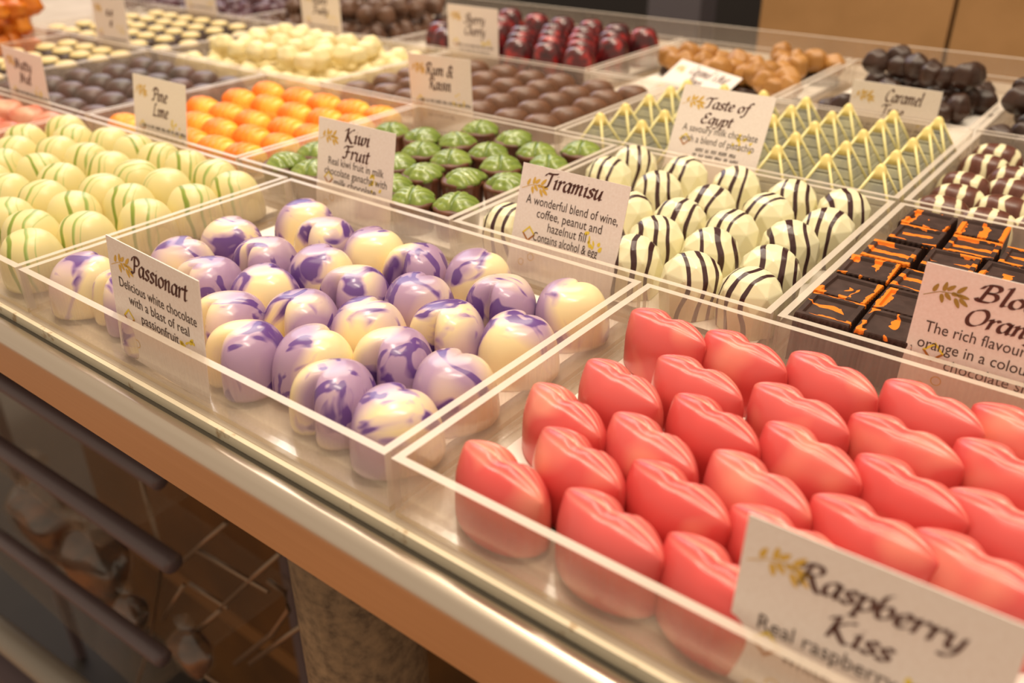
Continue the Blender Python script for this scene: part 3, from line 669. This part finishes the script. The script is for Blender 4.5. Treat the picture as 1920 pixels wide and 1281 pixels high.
scatter(P, one('rum'), 'oval_chocolate', 'brown textured oval chocolate', 'chocolate', 'brown ovals', axis=1, tol=.013, rz=lambda i, p: .75, jit=.15)
def mk_pyr(k, name):
    r = link(name, None); link('layered_body', ME['pyr'], r); link('tip', ME['tip'], r)
    for m_ in ME['ribs']: link('edge_rib', m_, r)
    return r
P = [(x + random.uniform(-.001, .001), y + random.uniform(-.0008, .0008)) for y in (.3035, .331, .358, .3845, .409) for x in (.0745, .1015, .1285, .155, .181, .2075, .2335)]
scatter(P, mk_pyr, 'pyramid_chocolate', 'pale green pyramid with cream edges', 'chocolate', 'pale green pyramids', axis=1, tol=.012, jit=.04)
P = relax([p[:2] for p in BLOODS] + [(.3040, .155), (.3035, .1765), (.3045, .199)], (B['blood'][0], B['blood'][1], B['blood'][2] + .001, B['blood'][3]), .0102)
scatter(P, one('blood'), 'chocolate_block', 'dark ribbed block with orange drizzle', 'chocolate', 'orange-drizzled dark blocks', axis=0, tol=.014, jit=.05)
P = relax([p[:2] for p in CHERRIES], B['cherry'], .0142)
scatter(P, one('cherry'), 'cherry_dome', 'tall dark red cherry dome', 'chocolate', 'dark red cherry domes', axis=1, tol=.014)
P = [(p[0], p[1]) for p in LOGS] + [(.3150, .3230), (.3130, .3450)]
P = relax(P, B['log'], .0108)
P = P + [(.3030 + .0295 * i, .388) for i in range(3)] + [(.2668, .4085), (.2965, .4095)]
scatter(P, one('log'), 'striped_log', 'brown log with white drizzle stripes', 'chocolate', 'white-striped brown logs', axis=1, tol=.013, jit=.08)
P = relax([(p[0], p[1]) if i else (.0120, .5080) for i, p in enumerate(CASHEWS)], B['nuts'], .0150)
P = [(x, max(y, .5075 - .516 * (x - .0266) + .005)) for x, y in P]
def mk_nut(k, name):
    r = link(name, None); link('nuts', ME['nuts'][k], r, (0, 0, .0045)); link('chocolate_base', ME['nutbase'], r); return r
scatter(P, mk_nut, 'nut_cluster', 'tan nut cluster on dark base', 'chocolate', 'caramel nut clusters', axis=1, tol=.02, rz=lambda i, p: i * 1.3, protos=3)
D1 = [p[:2] for p in DARKS if p[0] < .2440]; 
P = relax(D1, B['dark'], .0150); n1 = len(P)
scatter(P, one('lump'), 'dark_cluster', 'dark glossy cluster in narrow back tray', 'chocolate', 'dark clusters', axis=1, tol=.018, rz=lambda i, p: i * 1.7, protos=3)
top_ = [(.166 + .03 * i + random.uniform(-.004, .004), .535 + random.uniform(-.012, .012)) for i in range(2)] + [(.219, .522)]
scatter(top_, one('lump'), 'dark_cluster', 'stacked dark cluster in narrow back tray', 'chocolate', 'dark clusters', axis=0, tol=.012, rz=lambda i, p: i * 2.1, z=ZF + .0185, protos=3)
P = relax([(.268, .452), (.272, .482), (.27, .512), (.27, .545), (.30, .46), (.302, .50), (.305, .54)], B['dark2'], .0150)
scatter(P, one('lump'), 'dark_cluster', 'dark cluster in the rightmost back tray', 'chocolate', 'dark clusters', axis=1, tol=.016, rz=lambda i, p: i * 1.1, protos=3)
scatter([(.270, .478), (.268, .512)], one('lump'), 'dark_cluster', 'upper dark cluster in rightmost back tray', 'chocolate', 'dark clusters', axis=1, tol=.012, z=ZF + .0185, protos=2)
def mk_dot(k, name):
    r = link(name, None); link('cup', ME['dot_base'], r); link('topping', ME['dot_top'], r, (0, 0, .0118)); return r
P = [(x + random.uniform(-.001, .001), y) for y in (.163, .192, .2205, .248, .2675) for x in (-.4560, -.4285, -.401, -.3725)]
scatter(P, mk_dot, 'topped_cup', 'dark cup with cream top beside truffles', 'chocolate', 'cream-topped cups beside the truffles', axis=1, tol=.012)
P = [(x + random.uniform(-.002, .002), y + random.uniform(-.001, .001)) for y in (.303, .3295, .356, .3825, .408) for x in (-.541, -.5135, -.486, -.4585, -.431, -.404, -.3665)]
scatter(P, mk_dot, 'topped_cup', 'third-row dark cup with cream top', 'chocolate', 'cream-topped cups in the third row', axis=1, tol=.012)
P = [(x + (r % 2) * .006 + random.uniform(-.001, .001), .158 + .0262 * r) for r in range(5) for x in (-.334, -.3065, -.279, -.2515, -.2225)]
scatter(P, one('truffle'), 'truffle', 'dusky dark truffle dome', 'chocolate', 'dusky dark truffles', axis=1, tol=.012)
P = [(-.327 + .0265 * i + (r % 2) * .006, .301 + .0265 * r) for r in range(5) for i in range(7)]
P = [(x, y) for x, y in P if x < -.158]
scatter(P, one('cream'), 'cream_piece', 'cream white chocolate piece, lower layer', 'chocolate', 'cream white pieces', axis=1, tol=.012, rz=lambda i, p: i * .8, jit=.5, protos=2)
P = [(-.300 + .0275 * i + (r % 2) * .010, .316 + .0300 * r) for r in range(3) for i in range(5)]
scatter(P, one('cream'), 'cream_piece', 'cream white chocolate piece, upper layer', 'chocolate', 'cream white pieces', axis=1, tol=.012, rz=lambda i, p: i * 1.9, z=ZF + .0150, jit=.5, protos=2)
P = [(-.400 + .034 * i + random.uniform(-.003, .003), .452 + .033 * r) for r in range(4) for i in range(6) if -.400 + .034 * i < -.23]
scatter(P, one('rough'), 'rough_cluster', 'rough brown cluster, lower layer', 'chocolate', 'rough brown clusters', axis=1, tol=.012, rz=lambda i, p: i * 1.3, jit=.5, protos=2)
P = [(-.380 + .036 * i + random.uniform(-.003, .003), .468 + .036 * r) for r in range(3) for i in range(4)]
scatter(P, one('rough'), 'rough_cluster', 'rough brown cluster, upper layer', 'chocolate', 'rough brown clusters', axis=1, tol=.012, rz=lambda i, p: i * 2.3, z=ZF + .0185, jit=.5, protos=2)
P = [(-.680 + .036 * i + random.uniform(-.003, .003), .452 + .036 * r) for r in range(4) for i in range(7)]
scatter(P, one('plum'), 'plum_cluster', 'plum dark cluster', 'chocolate', 'plum dark clusters', axis=1, tol=.012, rz=lambda i, p: i * 1.3, jit=.5, protos=2)
P = [(-.662 + .027 * i + random.uniform(-.003, .003), .165 + .028 * r) for r in range(4) for i in range(7)]
scatter(P, one('peel'), 'peel_piece', 'candied orange peel piece, lower layer', 'sweet', 'orange peel pieces', axis=1, tol=.012, rz=lambda i, p: i * 1.3, jit=.5, protos=2)
P = [(-.626 + .030 * i + random.uniform(-.003, .003), .185 + .030 * r) for r in range(3) for i in range(5)]
scatter(P, one('peel'), 'peel_piece', 'candied orange peel piece, upper layer', 'sweet', 'orange peel pieces', axis=1, tol=.012, rz=lambda i, p: i * 2.3, z=ZF + .0165, jit=.5, protos=2)
P = [(-.616 + .030 * i, .195 + .030 * r) for r in range(3) for i in range(5)]
scatter(P, one('peel'), 'peel_piece', 'candied orange peel piece, topmost layer', 'sweet', 'orange peel pieces', axis=1, tol=.012, rz=lambda i, p: i * 1.9, z=ZF + .0330, jit=.5, protos=2)
P = [(-.388 + .0285 * i, .020 + .0265 * r) for r in range(5) for i in range(7) if -.388 + .0285 * i < -.215]
scatter(P, one('red'), 'red_piece', 'red and cream rounded chocolate', 'chocolate', 'red and cream chocolates', axis=1, tol=.012, rz=lambda i, p: i * .8, jit=.4)

# ------------------------------------------------------------------ cards
CW = .0520
def card(x, y, lean, roll, label, title, body, h=.0470, twist=0, z=ZF + .0003, gold='gold', ty=None, tsz=.0098, tx=.5, tw=None, bw=None, yb=None, bsz=.0054, bst=.0056, tst=.0088, scrib=None, rot=None):
    o = link('price_card' if False else 'name_card', None, None, (x, y, z), rot or (-math.radians(lean), math.radians(-roll), 0))
    tag(o, label, 'card')
    b = MB(); b.box(0, CW, 0, .0004, 0, h); link('card_sheet', b.mesh('card_sheet', 'card'), o)
    b = MB(); f = -.00012
    yy = h - (ty or .0108)
    for i, t_ in enumerate(title):
        w = tw[i] if tw else None
        calli(b, t_, CW * (tx[i] if isinstance(tx, (list, tuple)) else tx), yy - i * tst, tsz, w, align='C')
    link('heading', b.mesh('heading', 'ink'), o, (0, f, 0))
    b = MB(); y0 = h - (yb or ((.0108 if not ty else ty) + .0088 * (len(title) - 1) + .0075))
    for i, t_ in enumerate(body):
        V, F = sans(t_, bsz, bw[i] if bw else None)
        b.add([(CW * .52 + v.x, 0, y0 - i * bst + v.y) for v in V], F)
    if scrib:
        for i, (a, c, yv) in enumerate(scrib):
            rg = random.Random(i); px = a
            while px < c:
                w = rg.uniform(.002, .005)
                calli(b, rg.choice(['nun', 'mu', 'nimu', 'uni'])[:max(1, int(w / .0014))], px, h - yv, .0036, w); px += w + .0012
    if b.V: link('description', b.mesh('description', 'text'), o, (0, f, 0))
    b = MB(); gx, gy = .0028, h - .0085
    for (lx, ly, an, l) in ((.0016, .0012, 1.2, .0030), (.0042, .0022, 1.45, .0032), (.0060, .0022, .75, .0030), (.0090, .0024, .85, .0036), (.0098, .0002, -.1, .0038), (.0074, .0004, -.1, .0022), (.0040, -.0018, -1.3, .0030), (.0056, -.0008, -.75, .0028), (.0085, -.0022, -1.05, .0034), (.0103, -.0016, -.6, .0034)):
        leaf_poly(b, gx + lx, gy + ly, an, l, .0013)
    for p, q in zip(((-.0015, -.002), (.003, .0002), (.007, .0006)), ((.003, .0002), (.007, .0006), (.0095, .0003))):
        b.add([(gx + p[0], 0, gy + p[1] - .00012), (gx + q[0], 0, gy + q[1] - .00012), (gx + q[0], 0, gy + q[1] + .00012), (gx + p[0], 0, gy + p[1] + .00012)], [(0, 1, 2, 3)])
    link('leaf_motif', b.mesh('leaf_motif', gold), o, (0, f, 0))
    # little square frame, two rings
    b = MB(); cx, cy = .0085, h - .0285
    def frame(cx, cy, r, n, w, mi, a0=0, ks=None):
        for k in (ks if ks is not None else range(n)):
            a, c = a0 + 2 * math.pi * k / n, a0 + 2 * math.pi * (k + 1) / n
            b.add([(cx + r * math.cos(a), 0, cy + r * math.sin(a)), (cx + r * math.cos(c), 0, cy + r * math.sin(c)), (cx + (r - w) * math.cos(c), 0, cy + (r - w) * math.sin(c)), (cx + (r - w) * math.cos(a), 0, cy + (r - w) * math.sin(a))], [(0, 1, 2, 3)], mi)
    frame(cx, cy, .0034, 4, .0010, 0, 0, (0, 1)); frame(cx, cy, .0034, 4, .0010, 1, 0, (2, 3))
    frame(cx + .003, cy - .0095, .0017, 16, .0004, 2); frame(cx - .0015, cy - .0125, .0015, 16, .0004, 2)
    link('corner_motif', b.mesh('corner_motif', ['yellow_ink', 'amber_ink', 'gold']), o, (0, f * .9, 0))
    b = MB(); rg = random.Random(len(label))
    for k in range(9): leaf_poly(b, CW * .80 + rg.uniform(-.006, .005), h - .0255 + rg.uniform(-.004, .004), rg.uniform(0, 3), rg.uniform(.001, .003), rg.uniform(.0008, .0016))
    link('yellow_splash', b.mesh('yellow_splash', 'yellow_ink'), o, (0, f * .8, 0))
    return o
card(.0602, .0036, 4, -3.2, 'white flavour card standing in the front tray of marbled hearts', ['Passionart'], ['Delicious white chocolate', 'with a blast of real', 'passionfruit'], h=.0455, tw=[.0310], tx=.57, bw=[.0440, .0345, .0215], ty=.0096, yb=.0174, bst=.0053, tsz=.0090)
card(.1292, .1435, 16, 0, 'white flavour card leaning on the faceted striped domes', ['Tiramisu'], ['A wonderful blend of wine,', 'coffee, peanut and', 'hazelnut fill', 'Contains alcohol & egg'], tw=[.0285], bw=[.0450, .0320, .0190, .0320], tx=.50, ty=.0080, yb=.0160, bst=.0049, tsz=.0085)
card(.0068, .1435, 11, 0, 'white flavour card standing among the green leaf topped cups', ['Kiwi', 'Fruit'], ['Real kiwi fruit in milk', 'chocolate ganache with', 'milk chocolate'], tw=[.0170, .0175], tx=.52, bw=[.0380, .0430, .0290], ty=.0090, tst=.0080, yb=.0216, bst=.0050, tsz=.0088)
card(.2933, .1435, 4, 0, 'white flavour card in the orange-drizzled block tray at right frame edge', ['Blood', 'Orange'], ['The rich flavour of blood', 'orange in a colourful dark', 'chocolate shell'], tw=[.0220, .0250], tx=[.525, .515], bw=[.0455, .0475, .0290], ty=.0082, tst=.0083, yb=.0222, bst=.0057, tsz=.0078, gold='olive')
card(.2985, .0036, 7, 1.2, 'large blurred white flavour card before the pink lips in the nearest corner', ['Raspberry', 'Kiss'], ['Real raspberry & milk', 'white chocolate'], tw=[.0310, .0128], h=.0418, tx=[.525, .49], bw=[.0420, .0300], ty=.0108, tst=.0090, yb=.0255, tsz=.0076)
card(.1232, .2882, 24, 0, 'white flavour card leaning on the pale pyramids', ['Taste of', 'Egypt'], ['A savoury milk chocolate', 'with a blend of pistachio'], tw=[.0250, .0180], tx=[.52, .45], h=.0530, ty=.0105, tst=.0082, yb=.0238, bst=.0055, bw=[.0430, .0420], scrib=[(.016, .040, .0335), (.015, .038, .0365)], tsz=.0076)
card(-.1546, .1435, 10, 0, 'white flavour card in front of the orange ovals', ['Pine', 'Lime'], [], tw=[.0145, .0150], tx=.52, ty=.0125, scrib=[(.008, .047, .0290), (.008, .046, .0330), (.010, .044, .0368)])
card(-.0613, .2882, 0, 1.5, 'white flavour card in front of the brown ovals', ['Rum &', 'Raisin'], [], tw=[.0225, .0185], tx=.5, ty=.0118, scrib=[(.008, .046, .0290), (.014, .036, .0340), (.014, .036, .0378)])
card(-.1549, .4316, 0, 0, 'white flavour card in front of the dark red domes', ['Sherry', 'Cherry'], [], h=.0520, tw=[.0210, .0210], tx=.54, ty=.0130, scrib=[(.010, .046, .0310), (.012, .044, .0350)])
card(-.3040, .1435, 3, -1.8, 'blurred white card in front of the dusky truffles at left', ['Nutty', 'Nut'], [], tw=[.0220, .0150], tx=.48, ty=.0125, scrib=[(.008, .046, .0290), (.010, .044, .0340)])
card(-.4440, .2882, 5, 2, 'blurred white card before the cream-topped cups, cut by the top edge', ['u', 'i'], [], h=.050, tw=[.012, .006], ty=.0140, scrib=[(.010, .044, .0340)])
card(-.3345, .4316, 0, 0, 'blurred white card before the rough brown clusters, cut by top edge', ['nuvi', 'Fudy'], [], h=.052, tw=[.020, .020], ty=.0130, scrib=[(.010, .044, .0330), (.010, .044, .0370)])
card(-.5180, .4316, 0, 0, 'blurred white card before the plum clusters, bottom only in view', [], [], h=.050, scrib=[(.010, .044, .0300)])
card(-.6080, .2882, 0, 0, 'blurred white card behind the orange peel at the top left corner', [], [], h=.040, scrib=[(.010, .044, .0300)])
card(.1745, .4316, 1, -.5, 'white flavour card in front of the dark stacked clusters', ['Caramel', 'Time'], [], h=.0355, tw=[.0215, .0130], tx=[.60, .50], ty=.0100, scrib=[(.003, .047, .0260), (.003, .047, .0290)])
# tilted card lying on the nut clusters
CW = .0725
o = card(.012, .435, 0, 0, 'white card lying askew on the tan nut clusters', ["Caramel 's Nut", 'Pieces'], [], tw=[.0430, .0160], tx=[.58, .48], ty=.0098, tsz=.0105, scrib=[(.010, .040, .0260)], h=.034)
CW = .0520
u_, v_ = Vector((.8886, -.4586, 0)).normalized(), Vector((.373, .720, .578))
v_ = (v_ - u_ * v_.dot(u_)).normalized(); n_ = v_.cross(u_)
o.rotation_euler = Matrix((u_, n_, v_)).transposed().to_euler(); o.location = Vector((.0266, .4928, .0025)) - v_ * .034

# ------------------------------------------------------------------ under the counter
r = thing('wire_rack', 'plated wire rack with grey rails under the counter at left', 'rack', (-.25, .1, FLOOR))
def rp(p): return (p[0] + .25, p[1] - .1, p[2] - FLOOR)
b = None
for (p, q, rad) in (((-.75, .05, -.168), (-.0332, .05, -.1512), .0052), ((-.75, .055, -.262), (-.0426, .05, -.215), .0065), ((-.75, .055, -.410), (-.09, .05, -.3256), .0065)):
    b = MB(); b.tube([rp(p), rp(q)], rad, 12); link('rail', b.mesh('rail', 'bar', True), r)
b = MB(); b.box(-.75 + .25, -.25 + .25, -.065, -.035, -.60 - FLOOR, -.588 - FLOOR); link('bottom_shelf', b.mesh('bottom_shelf', 'bar'), r)
b = MB(); b.tube([rp((-.75, .05, -.592)), rp((-.20, .05, -.489))], .013, 12); link('rail', b.mesh('rail', 'pale_bar', True), r)
for w in WIRES:
    b = MB(); b.tube([rp(p) for p in w], .0018, 8); link('wire', b.mesh('wire', 'wire', True), r)
b = MB(); b.tube([rp((-.2869, .1, -.5487)), rp((-.30, .1, FLOOR))], .0018, 8); link('wire', b.mesh('wire', 'wire', True), r)
for z0 in (-.262, -.41):
    b = MB(); b.box(-.5, .10, -.045, .10, z0 - FLOOR - .004, z0 - FLOOR - .001); link('clear_shelf', b.mesh('clear_shelf', 'film'), r)
for xx in (-.5, .08):
    b = MB(); b.box(xx, xx + .012, .10, .112, 0, .74); link('post', b.mesh('post', 'bar'), r)
def bag(x, y, z, s, seed, label):
    rg = random.Random(seed); t = thing('sweet_bag', label, 'bag', (x, y, z), group='bags of sweets on the rack')
    def body(sc, top):
        R = []; nt = 28
        for i in range(13):
            u = i / 12; w = (math.sin(min(1, u * 1.5 + .12) * math.pi / 2)) * (1 if u < .6 else max(.16, 1 - (u - .6) * 2.6)) if u < .86 else .16 + (u - .86) * 2.0
            R.append([(.040 * s * sc * w * (1 + .09 * math.sin(5 * a + seed + u * 5)) * math.cos(a), .026 * s * sc * w * (1 + .09 * math.cos(4 * a + seed)) * math.sin(a), u * .11 * s * top) for a in [2 * math.pi * k / nt for k in range(nt)]])
        return R
    b = MB(); b.rings(body(1, 1)); link('cellophane', b.mesh('cellophane', 'film', True), t)
    b = MB(); b.rings([q for q in body(.88, .98)][:8]); link('sweets', b.mesh('sweets', 'bagfill', True), t, (0, 0, .002))
bag(-.252, .088, -.4105, .95, 1, 'clear bag of brown sweets with gathered top on the wire rack')
bag(-.205, .084, -.4105, .48, 2, 'low clear bag of sweets in the middle of the wire rack')
bag(-.330, .090, -.4105, 1.05, 3, 'clear bag of brown sweets at the left end of the rack')
bag(-.130, .088, -.4105, .55, 4, 'small shiny bag of sweets at the right end of the rack')
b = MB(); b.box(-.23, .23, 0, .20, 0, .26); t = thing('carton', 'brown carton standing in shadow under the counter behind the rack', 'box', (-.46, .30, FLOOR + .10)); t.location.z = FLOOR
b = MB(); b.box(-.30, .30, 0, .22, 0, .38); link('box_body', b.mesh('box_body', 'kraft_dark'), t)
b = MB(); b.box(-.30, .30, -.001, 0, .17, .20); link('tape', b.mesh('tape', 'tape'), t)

# ------------------------------------------------------------------ room
def struct(name, m_, box_):
    b = MB(); b.box(*box_); o = link(name, b.mesh(name, m_)); o['kind'] = 'structure'; return o
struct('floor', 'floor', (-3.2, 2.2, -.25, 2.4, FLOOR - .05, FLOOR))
struct('floor_front', 'floor_wood', (-3.2, 2.2, -2.2, -.25, FLOOR - .05, FLOOR)).name = 'floor_1'
struct('wall_back', 'black', (-3.2, 2.2, 2.4, 2.45, FLOOR, 1.6))
t = thing('grey_post', 'slate grey upright post behind the counter', 'post', (-.41, 1.3, FLOOR))
b = MB(); b.box(-.05, .05, 0, .06, 0, 1.5); link('post_shaft', b.mesh('post_shaft', 'slate'), t)
b = MB(); b.box(-.075, .075, -.015, .075, 0, .02); link('foot', b.mesh('foot', 'slate'), t)
def carton(x, y, w, d, z, h, label):
    t = thing('carton', label, 'box', (x, y, z))
    b = MB(); b.box(-w / 2, w / 2, 0, d, 0, h); link('box_body', b.mesh('box_body', 'cardboard'), t)
    b = MB(); b.box(-.025, .025, -.0012, d, h, h + .0008); b.box(-.025, .025, -.0012, 0, h - .06, h); link('tape', b.mesh('tape', 'tape'), t)
    b = MB(); b.box(-w / 2 + .002, -.026, -.003, d, h, h + .002); link('flap', b.mesh('flap', 'cardboard'), t)
carton(-.015, 1.00, .225, .3, FLOOR, 1.02, 'tall brown cardboard box behind the counter, next to the dark gap')
carton(.195, 1.00, .185, .3, FLOOR, 1.00, 'tall brown cardboard box behind the counter, second from the dark gap')
carton(.40, 1.00, .215, .3, FLOOR, 1.04, 'tall brown cardboard box behind the counter at the right edge')
